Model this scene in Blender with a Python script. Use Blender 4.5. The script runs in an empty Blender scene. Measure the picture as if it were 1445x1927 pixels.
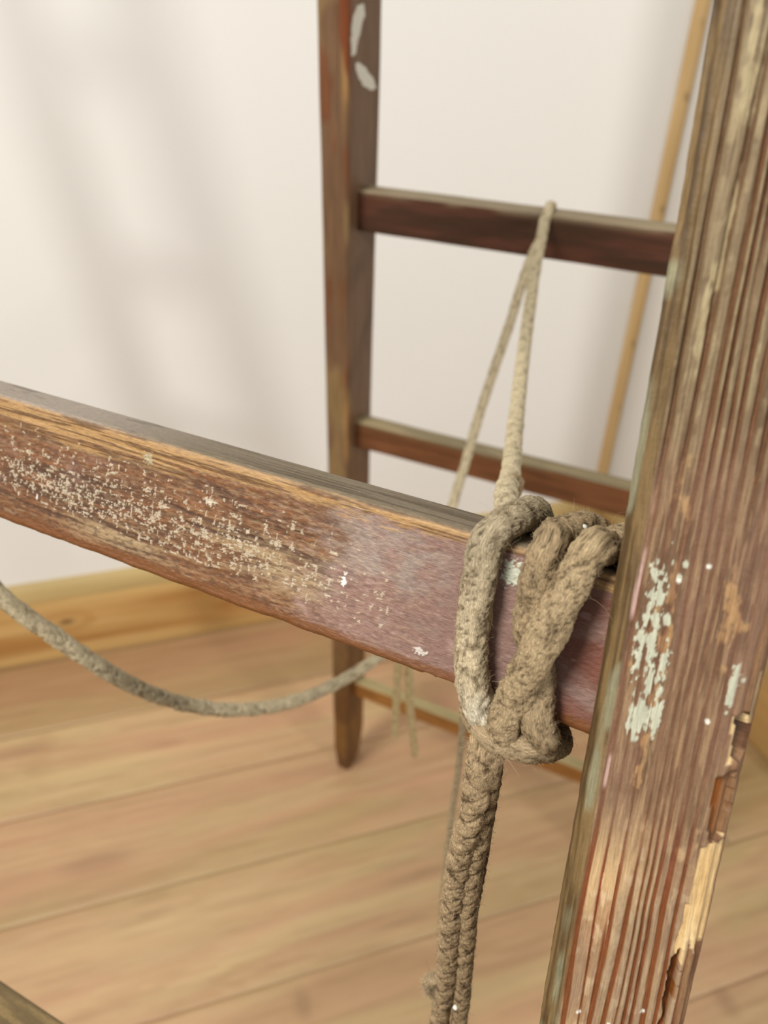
import bpy, bmesh, math, random
import numpy as np
from mathutils import Matrix, Vector

# ------------------------------------------------------------------ camera
sc = bpy.context.scene
COL = sc.collection
IW, IH, FPX = 1445.0, 1927.0, 1447.0
H = 1.26
# columns: camera right, camera down, camera forward in world axes
RM = np.array([[0.99932033, 0.03686292, 0.0],
               [0.0200148, -0.542583, 0.83976372],
               [0.03095615, -0.83919295, -0.54295203]])
CAM = np.array([0.0, 0.0, H])
cd = bpy.data.cameras.new('camera'); cam = bpy.data.objects.new('camera', cd); COL.objects.link(cam)
cd.sensor_fit = 'VERTICAL'; cd.sensor_height = 36.0; cd.lens = 36.0 * FPX / IH
cd.clip_start = 0.01
mw = Matrix.Identity(4)
for i in range(3):
    mw[i][0] = RM[i, 0]; mw[i][1] = -RM[i, 1]; mw[i][2] = -RM[i, 2]; mw[i][3] = CAM[i]
cam.matrix_world = mw
cd.dof.use_dof = True; cd.dof.focus_distance = 0.232; cd.dof.aperture_fstop = 27.03 / 2.4
sc.camera = cam

# ------------------------------------------------------------------ light
world = bpy.data.worlds.new('world'); sc.world = world; world.use_nodes = True
bgn = world.node_tree.nodes['Background']
bgn.inputs[0].default_value = (1.0, 0.985, 0.965, 1); bgn.inputs[1].default_value = 0.44
def area(name, loc, target, size, power, color):
    l = bpy.data.lights.new(name, 'AREA'); l.shape = 'DISK'; l.size = size; l.energy = power; l.color = color
    o = bpy.data.objects.new(name, l); COL.objects.link(o); o.location = loc
    o.rotation_euler = (Vector(target) - Vector(loc)).to_track_quat('-Z', 'Y').to_euler()
    return o
area('room_lamp', (2.4, -2.0, 2.1), (0.0, 1.0, 0.8), 0.40, 50, (1.0, 0.98, 0.94))
area('ceiling_lamp', (-1.2, -0.7, 2.75), (0.0, 0.6, 0.6), 0.75, 76, (1.0, 0.985, 0.94))
sc.view_settings.view_transform = 'Standard'; sc.view_settings.look = 'None'
sc.view_settings.gamma = 1.0; sc.view_settings.use_curve_mapping = False
sc.view_settings.exposure = -0.23

# ------------------------------------------------------------------ geometry of the place
def ray(px, py):
    v = np.array([(px - IW / 2) / FPX, (py - IH / 2) / FPX, 1.0]); return RM @ v
def hit(px, py, P0, n):
    d = ray(px, py); return CAM + d * ((P0 - CAM).dot(n) / d.dot(n))
AZ = math.radians(-65)
RD = np.array([math.sin(AZ), math.cos(AZ), 0.0])          # along the rungs, to the left and away
PD = np.array([math.cos(AZ), -math.sin(AZ), 0.0])          # square to the rungs, away
UP = np.array([0.0, 0, 1])
FO = np.array([.02807685, .19271405, 1.13635057])          # front frame origin (back top edge of near rung)
UF = UP + math.tan(math.radians(18.026)) * PD; UF /= np.linalg.norm(UF)
NF = np.cross(RD, UF); NF = -NF if NF[1] > 0 else NF
RO = np.array([-.05179397, .99429352, 0.0])                # rear frame origin (left foot)
UR = UP - math.tan(math.radians(10)) * PD; UR /= np.linalg.norm(UR)
NR = np.cross(RD, UR); NR = -NR if NR[1] > 0 else NR
def fp(r, v, o=0.0): return FO + RD * r + UF * v + NF * o
def rp(r, v, o=0.0): return RO + RD * r + UR * v + NR * o
def fpx(px, py, o): return hit(px, py, FO + NF * o, NF)
def rpx(px, py, o): return hit(px, py, RO + NR * o, NR)
def frc(px, py, o):
    q = fpx(px, py, o) - FO; return q.dot(RD), q.dot(UF)
def rrc(px, py, o):
    q = rpx(px, py, o) - RO; return q.dot(RD), q.dot(UR)

# ------------------------------------------------------------------ noise in numpy
def _h(i, j, k, s):
    n = (i * 374761393 + j * 668265263 + k * 2147483647 + s * 1274126177) & 0xffffffff
    n = ((n ^ (n >> 13)) * 1274126177) & 0xffffffff
    n = ((n ^ (n >> 15)) * 2246822519) & 0xffffffff
    return ((n ^ (n >> 16)) & 0xffffff) / float(0xffffff)
def vn(x, y, z=0.0, s=0):
    x, y, z = np.broadcast_arrays(np.asarray(x, float), np.asarray(y, float), np.asarray(z, float))
    xi = np.floor(x).astype(np.int64); yi = np.floor(y).astype(np.int64); zi = np.floor(z).astype(np.int64)
    fx = x - xi; fy = y - yi; fz = z - zi
    fx = fx * fx * (3 - 2 * fx); fy = fy * fy * (3 - 2 * fy); fz = fz * fz * (3 - 2 * fz)
    r = 0
    for a in (0, 1):
        for b in (0, 1):
            for c in (0, 1):
                w = (fx if a else 1 - fx) * (fy if b else 1 - fy) * (fz if c else 1 - fz)
                r = r + w * _h(xi + a, yi + b, zi + c, s)
    return r
def fbm(x, y, z=0.0, s=0, o=4):
    r = 0; a = 0.5; t = 0
    for k in range(o):
        f = 2.0 ** k
        r = r + a * vn(x * f, y * f, np.asarray(z) * f, s + k * 7); t += a; a *= 0.5
    return r / t
def ss(x, a, b):
    t = np.clip((x - a) / (b - a), 0, 1); return t * t * (3 - 2 * t)
def lin(*c):
    c = np.array(c, float) / 255.0
    return np.where(c <= .04045, c / 12.92, ((c + .055) / 1.055) ** 2.4)
def mixc(A, B, t):
    A = np.asarray(A, float); B = np.asarray(B, float)
    t = np.asarray(t)[..., None]
    return A * (1 - t) + B * t
def inpoly(x, y, poly):
    r = np.zeros(x.shape, bool); n = len(poly); j = n - 1
    for i in range(n):
        xi, yi = poly[i]; xj, yj = poly[j]
        c = ((yi > y) != (yj > y)) & (x < (xj - xi) * (y - yi) / (yj - yi + 1e-15) + xi)
        r ^= c; j = i
    return r

# ------------------------------------------------------------------ object helpers
def tag(o, label=None, cat=None, group=None, kind=None):
    if label: o['label'] = label
    if cat: o['category'] = cat
    if group: o['group'] = group
    if kind: o['kind'] = kind
    return o
def empty(name, loc):
    o = bpy.data.objects.new(name, None); COL.objects.link(o); o.location = loc; o.empty_display_size = .05
    return o
def link(name, me, mat, parent=None):
    o = bpy.data.objects.new(name, me); COL.objects.link(o)
    if mat is not None: me.materials.append(mat)
    if parent is not None:
        o.parent = parent
        o.matrix_parent_inverse = Matrix.Translation(-Vector(parent.matrix_world.translation if False else parent.location))
    return o
def mesh_np(name, V, Fq, smooth=True, col=None, gc=None):
    me = bpy.data.meshes.new(name)
    V = np.asarray(V, np.float32); Fq = np.asarray(Fq, np.int32)
    k = Fq.shape[1]
    me.vertices.add(len(V)); me.vertices.foreach_set('co', V.ravel())
    me.loops.add(Fq.size); me.loops.foreach_set('vertex_index', Fq.ravel())
    me.polygons.add(len(Fq)); me.polygons.foreach_set('loop_start', np.arange(0, Fq.size, k, dtype=np.int32))
    me.polygons.foreach_set('use_smooth', np.full(len(Fq), smooth, bool))
    me.update(calc_edges=True); me.validate()
    if col is not None:
        a = me.attributes.new('surface_col', 'FLOAT_COLOR', 'POINT')
        c4 = np.ones((len(V), 4), np.float32); c4[:, :3] = col; a.data.foreach_set('color', c4.ravel())
    if gc is not None:
        a = me.attributes.new('gc', 'FLOAT_VECTOR', 'POINT'); a.data.foreach_set('vector', np.asarray(gc, np.float32).ravel())
    return me

# rounded rectangle outline, counter-clockwise, with its normals; dens = points on (bottom, right, top, left) sides
def outline(w, t, c, dens, nc=5):
    pts = []; nor = []
    hw, ht = w / 2, t / 2
    sides = [((-hw + c, -ht), (hw - c, -ht), (0, -1)), ((hw, -ht + c), (hw, ht - c), (1, 0)),
             ((hw - c, ht), (-hw + c, ht), (0, 1)), ((-hw, ht - c), (-hw, -ht + c), (-1, 0))]
    cen = [(hw - c, -ht + c), (hw - c, ht - c), (-hw + c, ht - c), (-hw + c, -ht + c)]
    for i, (p, q, n) in enumerate(sides):
        for k in range(dens[i]):
            f = k / dens[i]
            pts.append((p[0] + (q[0] - p[0]) * f, p[1] + (q[1] - p[1]) * f)); nor.append(n)
        a0 = -math.pi / 2 + i * math.pi / 2
        for k in range(nc):
            a = a0 + (math.pi / 2) * k / nc
            pts.append((cen[i][0] + c * math.cos(a), cen[i][1] + c * math.sin(a))); nor.append((math.cos(a), math.sin(a)))
    return np.array(pts), np.array(nor)

# beam swept from A to B; W and T unit directions of its section; paint(s, a, b, na, nb) -> displacement, colour
def beam(name, A, B, W, T, w, t, c, dens, ns, paint, mat, parent, nc=5, taper=None):
    A = np.asarray(A); B = np.asarray(B); L = np.linalg.norm(B - A)
    pts, nor = outline(w, t, c, dens, nc); n = len(pts)
    s = np.linspace(0, L, ns)
    S, a = np.meshgrid(s, pts[:, 0], indexing='ij'); b = np.broadcast_to(pts[:, 1], S.shape)
    na = np.broadcast_to(nor[:, 0], S.shape); nb = np.broadcast_to(nor[:, 1], S.shape)
    disp, col = paint(S, a, b, na, nb)
    k = np.ones_like(S) if taper is None else taper(S)
    aa = a * k + na * disp; bb = b * k + nb * disp
    D = (B - A) / L
    V = A + S[..., None] * D + aa[..., None] * W + bb[..., None] * T
    V = V.reshape(-1, 3)
    gc = np.stack([S, a, b], -1).reshape(-1, 3)
    C = np.asarray(col).reshape(-1, 3)
    i = np.arange(ns - 1)[:, None] * n; j = np.arange(n)[None, :]; j2 = (j + 1) % n
    Fq = np.stack([i + j, i + j2, i + n + j2, i + n + j], -1).reshape(-1, 4)
    # end caps as quad fans to a centre vertex (degenerate-free: two triangles merged)
    c0 = len(V); V = np.vstack([V, A, B]); gc = np.vstack([gc, [0, 0, 0], [L, 0, 0]]); C = np.vstack([C, C[0], C[-2]])
    tri = []
    for q in range(0, n):
        tri.append((c0, (q + 1) % n, q)); tri.append((c0 + 1, (ns - 1) * n + q, (ns - 1) * n + (q + 1) % n))
    me = bpy.data.meshes.new(name)
    tri = np.array(tri, np.int32)
    loops = np.concatenate([Fq.ravel(), tri.ravel()]).astype(np.int32)
    starts = np.concatenate([np.arange(0, Fq.size, 4), Fq.size + np.arange(0, tri.size, 3)]).astype(np.int32)
    me.vertices.add(len(V)); me.vertices.foreach_set('co', V.astype(np.float32).ravel())
    me.loops.add(len(loops)); me.loops.foreach_set('vertex_index', loops)
    me.polygons.add(len(starts)); me.polygons.foreach_set('loop_start', starts)
    sm = np.ones(len(starts), bool); sm[len(Fq):] = False
    me.polygons.foreach_set('use_smooth', sm)
    me.update(calc_edges=True)
    at = me.attributes.new('surface_col', 'FLOAT_COLOR', 'POINT')
    c4 = np.ones((len(V), 4), np.float32); c4[:, :3] = C; at.data.foreach_set('color', c4.ravel())
    at = me.attributes.new('gc', 'FLOAT_VECTOR', 'POINT'); at.data.foreach_set('vector', gc.astype(np.float32).ravel())
    if np.cross(W, T).dot(D) > 0: pass
    bm = bmesh.new(); bm.from_mesh(me); bmesh.ops.recalc_face_normals(bm, faces=bm.faces); bm.to_mesh(me); bm.free()
    return link(name, me, mat, parent)

# ------------------------------------------------------------------ materials
def new_mat(name):
    m = bpy.data.materials.new(name); m.use_nodes = True
    nt = m.node_tree; return m, nt, nt.nodes['Principled BSDF']
def nd(nt, t, **kw):
    n = nt.nodes.new(t)
    for k, v in kw.items(): setattr(n, k, v)
    return n
def wood_mat(name, rough=.5, gs=(180, 2200, 2200), grain=.35, bump=.25, bdist=.0004, spec=.5):
    m, nt, b = new_mat(name); L = nt.links.new
    at = nd(nt, 'ShaderNodeAttribute', attribute_name='surface_col')
    g = nd(nt, 'ShaderNodeAttribute', attribute_name='gc')
    mp = nd(nt, 'ShaderNodeMapping'); mp.inputs['Scale'].default_value = gs
    L(g.outputs['Vector'], mp.inputs['Vector'])
    n1 = nd(nt, 'ShaderNodeTexNoise'); n1.inputs['Scale'].default_value = 1.0; n1.inputs['Detail'].default_value = 5; n1.inputs['Roughness'].default_value = .65
    L(mp.outputs[0], n1.inputs['Vector'])
    mr = nd(nt, 'ShaderNodeMapRange'); mr.inputs[1].default_value = .3; mr.inputs[2].default_value = .7
    mr.inputs[3].default_value = 1 - grain; mr.inputs[4].default_value = 1 + grain
    L(n1.outputs['Fac'], mr.inputs[0])
    mx = nd(nt, 'ShaderNodeVectorMath', operation='SCALE')
    L(at.outputs['Color'], mx.inputs[0]); L(mr.outputs[0], mx.inputs['Scale'])
    L(mx.outputs[0], b.inputs['Base Color'])
    n2 = nd(nt, 'ShaderNodeTexNoise'); n2.inputs['Scale'].default_value = 900; n2.inputs['Detail'].default_value = 4
    L(g.outputs['Vector'], n2.inputs['Vector'])
    r = nd(nt, 'ShaderNodeMapRange'); r.inputs[3].default_value = rough - .15; r.inputs[4].default_value = rough + .2
    L(n2.outputs['Fac'], r.inputs[0]); L(r.outputs[0], b.inputs['Roughness'])
    ad = nd(nt, 'ShaderNodeMath', operation='ADD'); L(n1.outputs['Fac'], ad.inputs[0]); L(n2.outputs['Fac'], ad.inputs[1])
    bp = nd(nt, 'ShaderNodeBump'); bp.inputs['Strength'].default_value = bump; bp.inputs['Distance'].default_value = bdist
    L(ad.outputs[0], bp.inputs['Height']); L(bp.outputs[0], b.inputs['Normal'])
    b.inputs['Specular IOR Level'].default_value = spec
    return m
M_rung = wood_mat('worn_painted_wood', .5, (350, 3000, 3000), .38, .55, .0003, .5)
M_rail = wood_mat('grooved_weathered_wood', .5, (160, 3500, 3500), .32, .5, .0003, .35)
M_back = wood_mat('old_brown_wood', .5, (25, 500, 500), .22, .3, .0008, .4)
M_floor = wood_mat('floor_board_wood', .42, (2.2, 38, 38), .09, .08, .0006, .4)
M_base = wood_mat('baseboard_pine', .5, (3, 40, 40), .10, .05, .001, .3)
def rope_mat(name):
    m, nt, b = new_mat(name); L = nt.links.new
    at = nd(nt, 'ShaderNodeAttribute', attribute_name='surface_col')
    g = nd(nt, 'ShaderNodeAttribute', attribute_name='gc')
    mp = nd(nt, 'ShaderNodeMapping'); mp.inputs['Scale'].default_value = (900, 3500, 3500)
    L(g.outputs['Vector'], mp.inputs['Vector'])
    n1 = nd(nt, 'ShaderNodeTexNoise'); n1.inputs['Scale'].default_value = 1.0; n1.inputs['Detail'].default_value = 5; n1.inputs['Distortion'].default_value = 1.2
    L(mp.outputs[0], n1.inputs['Vector'])
    mr = nd(nt, 'ShaderNodeMapRange'); mr.inputs[1].default_value = .32; mr.inputs[2].default_value = .68
    mr.inputs[3].default_value = .5; mr.inputs[4].default_value = 1.4
    L(n1.outputs['Fac'], mr.inputs[0])
    mx = nd(nt, 'ShaderNodeVectorMath', operation='SCALE')
    L(at.outputs['Color'], mx.inputs[0]); L(mr.outputs[0], mx.inputs['Scale']); L(mx.outputs[0], b.inputs['Base Color'])
    bp = nd(nt, 'ShaderNodeBump'); bp.inputs['Strength'].default_value = .9; bp.inputs['Distance'].default_value = .0004
    L(n1.outputs['Fac'], bp.inputs['Height']); L(bp.outputs[0], b.inputs['Normal'])
    b.inputs['Roughness'].default_value = .85; b.inputs['Specular IOR Level'].default_value = .25
    return m
M_rope = rope_mat('jute_rope')
def plain(name, c, rough=.6, spec=.4):
    m, nt, b = new_mat(name); b.inputs['Base Color'].default_value = (*c, 1); b.inputs['Roughness'].default_value = rough
    b.inputs['Specular IOR Level'].default_value = spec
    n = nd(nt, 'ShaderNodeTexNoise'); n.inputs['Scale'].default_value = 60
    r = nd(nt, 'ShaderNodeMapRange'); r.inputs[3].default_value = max(rough - .08, 0); r.inputs[4].default_value = min(rough + .08, 1)
    nt.links.new(n.outputs['Fac'], r.inputs[0]); nt.links.new(r.outputs[0], b.inputs['Roughness'])
    return m
M_fibre = plain('jute_fibre', lin(178, 158, 124), .8)
M_dark = plain('dark_jute_fibre', lin(104, 84, 58), .8)
M_speck = plain('white_paint_speck', lin(240, 236, 225), .5)
M_steel = plain('dull_steel', lin(95, 90, 84), .4, .6)
def wall_mat():
    m, nt, b = new_mat('white_painted_wall'); L = nt.links.new
    tc = nd(nt, 'ShaderNodeTexCoord')
    n = nd(nt, 'ShaderNodeTexNoise'); n.inputs['Scale'].default_value = 2.5; n.inputs['Detail'].default_value = 3
    L(tc.outputs['Object'], n.inputs['Vector'])
    cr = nd(nt, 'ShaderNodeMix', data_type='RGBA'); cr.inputs[6].default_value = (*lin(233, 232, 226), 1); cr.inputs[7].default_value = (*lin(238, 235, 231), 1)
    L(n.outputs['Fac'], cr.inputs[0]); L(cr.outputs[2], b.inputs['Base Color'])
    n2 = nd(nt, 'ShaderNodeTexNoise'); n2.inputs['Scale'].default_value = 160; n2.inputs['Detail'].default_value = 4
    L(tc.outputs['Object'], n2.inputs['Vector'])
    bp = nd(nt, 'ShaderNodeBump'); bp.inputs['Strength'].default_value = .15; bp.inputs['Distance'].default_value = .001
    L(n2.outputs['Fac'], bp.inputs['Height']); L(bp.outputs[0], b.inputs['Normal'])
    b.inputs['Roughness'].default_value = .75; b.inputs['Specular IOR Level'].default_value = .2
    return m
M_wall = wall_mat()

# ------------------------------------------------------------------ the room
W0 = np.array([-.84777379, 1.2396884, 0.0])
WA = math.radians(71.2)
WD = np.array([math.sin(WA), math.cos(WA), 0.0]); WN = np.array([WD[1], -WD[0], 0.0])   # along wall to the right; towards the room
BT = .020                                              # baseboard thickness
def wp(al, out, z): return W0 + WD * al + WN * out + UP * z
def box(name, corners, mat, parent=None, bevel=0.0):
    me = bpy.data.meshes.new(name)
    bm = bmesh.new(); vs = [bm.verts.new(tuple(p)) for p in corners]
    for f in ((0, 1, 2, 3), (4, 7, 6, 5), (0, 4, 5, 1), (1, 5, 6, 2), (2, 6, 7, 3), (3, 7, 4, 0)): bm.faces.new([vs[i] for i in f])
    if bevel: bmesh.ops.bevel(bm, geom=bm.edges[:], offset=bevel, segments=2, affect='EDGES')
    bmesh.ops.recalc_face_normals(bm, faces=bm.faces); bm.to_mesh(me); bm.free()
    return link(name, me, mat, parent)
def wbox(name, a0, a1, o0, o1, z0, z1, mat, **k):
    return box(name, [wp(a0, o0, z0), wp(a1, o0, z0), wp(a1, o1, z0), wp(a0, o1, z0),
                      wp(a0, o0, z1), wp(a1, o0, z1), wp(a1, o1, z1), wp(a0, o1, z1)], mat, **k)
AC = 1.525                                             # where the right wall stands, along the back wall
tag(wbox('wall_back', -3.0, AC + .1, -BT - .1, -BT, -.02, 2.7, M_wall), kind='structure')
tag(wbox('wall_right', AC, AC + .1, -BT, .86, -.02, 2.7, M_wall), kind='structure')

KN = [(570, 1890, .012, .022), (1366, 1885, .014, .022), (180, 1622, .06, .018), (50, 1412, .045, .014), (785, 1648, .06, .007), (760, 1735, .05, .004), (310, 1400, .04, .006)]
KW = []
for (x, y, l, w) in KN:
    q = hit(x, y, np.zeros(3), UP) - W0; KW.append((q.dot(WD), q.dot(WN), l, w))
floor_root = wbox('floor', -3.0, AC + .1, -BT - .1, 3.2, -.05, -.012, plain('subfloor', lin(90, 65, 40), .8))
tag(floor_root, kind='structure')
C_a, C_b, C_c, C_d = lin(192, 164, 120), lin(186, 150, 112), lin(178, 155, 108), lin(172, 138, 98)
PLW = .208
rng = np.random.RandomState(4)
for row in range(-1, 15):
    o0 = .002 + row * PLW; o1 = o0 + PLW - .0003
    if row == -1: o0 = -BT
    o0 = max(o0, -BT); 
    cut = -3.0 + rng.uniform(.2, 1.2)
    cuts = [-3.0]
    cut = (-1.35, 1.4, -.95, 1.32)[row % 4] + rng.uniform(-.05, .05)
    while cut < AC - .1: cuts.append(cut); cut += 3.2
    cuts.append(AC)
    for ci in range(len(cuts) - 1):
        a0, a1 = cuts[ci], cuts[ci + 1] - .0006
        if a1 - a0 < .02: continue
        near = (a1 > -.9 and a0 < 1.6 and o0 < 1.4)
        nx = max(2, int((a1 - a0) / (.009 if near else .2))); ny = 26 if near else 3
        xs = np.linspace(a0, a1, nx); ys = np.linspace(o0, o1, ny)
        X, Y = np.meshgrid(xs, ys, indexing='ij')
        sd = 50 + row * 9 + ci
        warp = fbm(X * 1.8, Y * 5, 0, sd, 3) * .09
        g1 = fbm(X * 1.3, (Y + warp) * 24, 0, sd + 3, 4); g2 = fbm(X * 2.2, (Y + warp) * 9, 0, sd + 5, 3)
        g3 = fbm(X * 5, (Y + warp) * 70, 0, sd + 8, 4); g4 = fbm(X * 1.1, Y * 7 + warp * 20, 0, 5, 4)
        col = mixc(C_a, C_b, ss(g1, .35, .65)); col = mixc(col, C_c, ss(g2, .45, .7) * .8); col = mixc(col, C_d, ss(g3, .55, .8) * .5)
        col = mixc(col, lin(196, 150, 118), ss(g4, .5, .70) * .45); col = mixc(col, lin(162, 128, 86), ss(g4, .46, .28) * .45); g5 = fbm(X * 7, (Y + warp * .6) * 130, 0, 7, 3); col = mixc(col, lin(150, 116, 80), ss(g5, .56, .72) * .22); col = mixc(col, lin(206, 176, 134), ss(g5, .44, .30) * .25)
        dk = rng.uniform(-.02, .03) + (-.08 if row == 0 else 0) + (-.04 if row == 2 else 0)
        col = col * (1 + dk)
        if row in (0, 2): col = mixc(col, lin(168, 128, 90), np.full(X.shape, .4 if row == 0 else .15))
        for (ka, ko, kl, kw) in KW:
            d = np.sqrt(((X - ka) / kl) ** 2 + ((Y - ko) / kw) ** 2)
            col = mixc(col, lin(120, 85, 66), (1 - ss(d, .3, 1.6)) * .32)
        Z = np.zeros_like(X); e = np.minimum(np.minimum(Y - o0, o1 - Y), np.minimum(X - a0, a1 - X)); Z = -.0003 * (1 - ss(e, 0, .0010))
        Vt = (W0 + X[..., None] * WD + Y[..., None] * WN + Z[..., None] * UP).reshape(-1, 3)
        i = np.arange(nx - 1)[:, None] * ny; j = np.arange(ny - 1)[None, :]
        Fq = np.stack([i + j, i + ny + j, i + ny + j + 1, i + j + 1], -1).reshape(-1, 4)
        # skirt: bottom ring
        idx = list(range(0, nx * ny, ny)) + list(range((nx - 1) * ny + 1, nx * ny)) + list(range((nx - 2) * ny + ny - 1, -1, -ny)) + list(range(ny - 2, 0, -1))
        nb = len(Vt); low = Vt[idx] - UP * .012; Vt = np.vstack([Vt, low])
        m_ = len(idx); sk = [(idx[q], nb + q, nb + (q + 1) % m_, idx[(q + 1) % m_]) for q in range(m_)]
        Fq = np.vstack([Fq, sk])
        colv = np.vstack([col.reshape(-1, 3), col.reshape(-1, 3)[idx]])
        gcv = np.stack([X, Y + row * 3.1, np.zeros_like(X)], -1).reshape(-1, 3); gcv = np.vstack([gcv, gcv[idx]])
        me = mesh_np('plank', Vt, Fq, True, colv, gcv)
        link('plank', me, M_floor, floor_root)

# baseboards: moulded profile (out, z) swept along
def baseboard(name, P0, D, N, L, seed, knots=()):
    prof = [(0, 0), (BT, 0), (BT, .02), (BT, .06), (BT, .10), (BT, .14), (BT, .158), (BT - .003, .163), (BT - .001, .168), (BT - .002, .18), (BT - .005, .195), (BT - .011, .206), (BT - .016, .209), (0, .210)]
    fine = []
    for q in range(len(prof) - 1):
        k = max(1, int(math.dist(prof[q], prof[q + 1]) / .005))
        for t in range(k): fine.append((prof[q][0] + (prof[q + 1][0] - prof[q][0]) * t / k, prof[q][1] + (prof[q + 1][1] - prof[q][1]) * t / k))
    fine.append(prof[-1]); fine = np.array(fine); n = len(fine); ns = int(L / .012)
    s = np.linspace(0, L, ns); S, O = np.meshgrid(s, fine[:, 0], indexing='ij'); Z = np.broadcast_to(fine[:, 1], S.shape)
    V = (P0 + S[..., None] * D + O[..., None] * N + Z[..., None] * UP).reshape(-1, 3)
    g = fbm(S * 1.4, Z * 22 + fbm(S * 2, Z * 6, 0, seed, 2) * 1.2, 0, seed, 4)
    col = mixc(lin(205, 168, 108), lin(178, 130, 72), ss(g, .3, .7))
    col = mixc(col, lin(190, 165, 112), ss(Z, .162, .17))
    for (ks, kz, kl, kw) in knots:
        d = np.sqrt(((S - ks) / kl) ** 2 + ((Z - kz) / kw) ** 2); col = mixc(col, lin(95, 55, 30), (1 - ss(d, .2, 1.3)) * .85)
        d = np.abs(d - 2.2); col = mixc(col, lin(165, 110, 55), (1 - ss(d, .1, 1.2)) * .4)
    i = np.arange(ns - 1)[:, None] * n; j = np.arange(n - 1)[None, :]
    Fq = np.stack([i + j, i + n + j, i + n + j + 1, i + j + 1], -1).reshape(-1, 4)
    me = mesh_np(name, V, Fq, True, col.reshape(-1, 3), np.stack([S, O, Z], -1).reshape(-1, 3))
    bm = bmesh.new(); bm.from_mesh(me); bmesh.ops.recalc_face_normals(bm, faces=bm.faces); bm.to_mesh(me); bm.free()
    return tag(link(name, me, M_base), kind='structure')
kq = hit(125, 1170, W0, WN)
baseboard('baseboard_back', wp(-3.0, -BT, 0), WD, WN, 3.0 + AC, 11, [((kq - W0).dot(WD) + 3.0, kq[2], .022, .010), (3.0 + .55, .07, .02, .008)])
baseboard('baseboard_right', wp(AC, -BT + .02, 0), WN, -WD, .86, 21, [(.5, .1, .02, .01)])
# narrow pine lath standing on the wall beside the corner
def lath_paint(S, a, b, na, nb):
    g = fbm(S * 3, a * 90, b * 90, 31, 4)
    col = mixc(lin(214, 184, 134), lin(196, 160, 104), ss(g, .3, .7))
    for s0 in (.265, .42, .72, .93, 1.05): 
        col = mixc(col, lin(120, 90, 50), (1 - ss(np.abs(S - s0) / .010 + np.abs(a - .006) / .012, .2, 1)) * .7)
    return g * 0, col
la = (hit(1316, 0, W0, WN) - W0).dot(WD) * .5 + (hit(1129, 890, W0, WN) - W0).dot(WD) * .5
q0 = hit(1226, 445, W0 - WN * BT, WN); la = (q0 - W0).dot(WD)
o = beam('trim_1', wp(la, -BT + .005, .211), wp(la, -BT + .005, 2.68), WD, WN, .029, .010, .002, (3, 2, 3, 2), 200, lath_paint, M_base, None, 2)
tag(o, kind='structure')

# ------------------------------------------------------------------ the ladder
ladder = empty('stepladder', (0, .55, 0))
tag(ladder, 'old weathered wooden stepladder with worn reddish paint and flat rungs, jute rope tied to it', 'ladder')

# --- near rung
FR_W = .0465; FR_T = .020
R_L = .40; R_R = -.075
def flecks(r, v, seed):
    """small pale squarish remains of paint, in rows along the grain"""
    rg = np.random.RandomState(seed); m = np.zeros(r.shape)
    r0 = r[:, 0]; v1 = v[0, :]
    n = 1900
    for _ in range(n):
        cr = rg.uniform(.015, .235)
        lane = rg.choice([-.013, -.0185, -.0235, -.0262, -.0295, -.0335], p=[.08, .12, .2, .25, .22, .13])
        cv = lane + rg.normal(0, .0017) + (cr - .1) * .02
        dens = math.exp(-((cr - .11) / .075) ** 2)
        if rg.rand() > dens: continue
        lw = rg.uniform(.00025, .0009) * rg.choice([1, 1, 1, 2.2]); lh = rg.uniform(.00015, .0006) * rg.choice([1, 1, 1.8])
        if rg.rand() < .3: lw, lh = lh * .8, lw
        i0 = np.searchsorted(r0, cr - lw - .0004); i1 = np.searchsorted(r0, cr + lw + .0004)
        if i1 <= i0: continue
        R = r[i0:i1]; Vv = v[i0:i1]
        nz = vn(R * 2600, Vv * 2600, 0, seed + 3) * 1.3 - .35
        d = np.maximum(np.abs(R - cr) / lw, np.abs(Vv - cv) / lh) + nz
        m[i0:i1] = np.maximum(m[i0:i1], 1 - ss(d, .8, 1.15))
    return m
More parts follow.
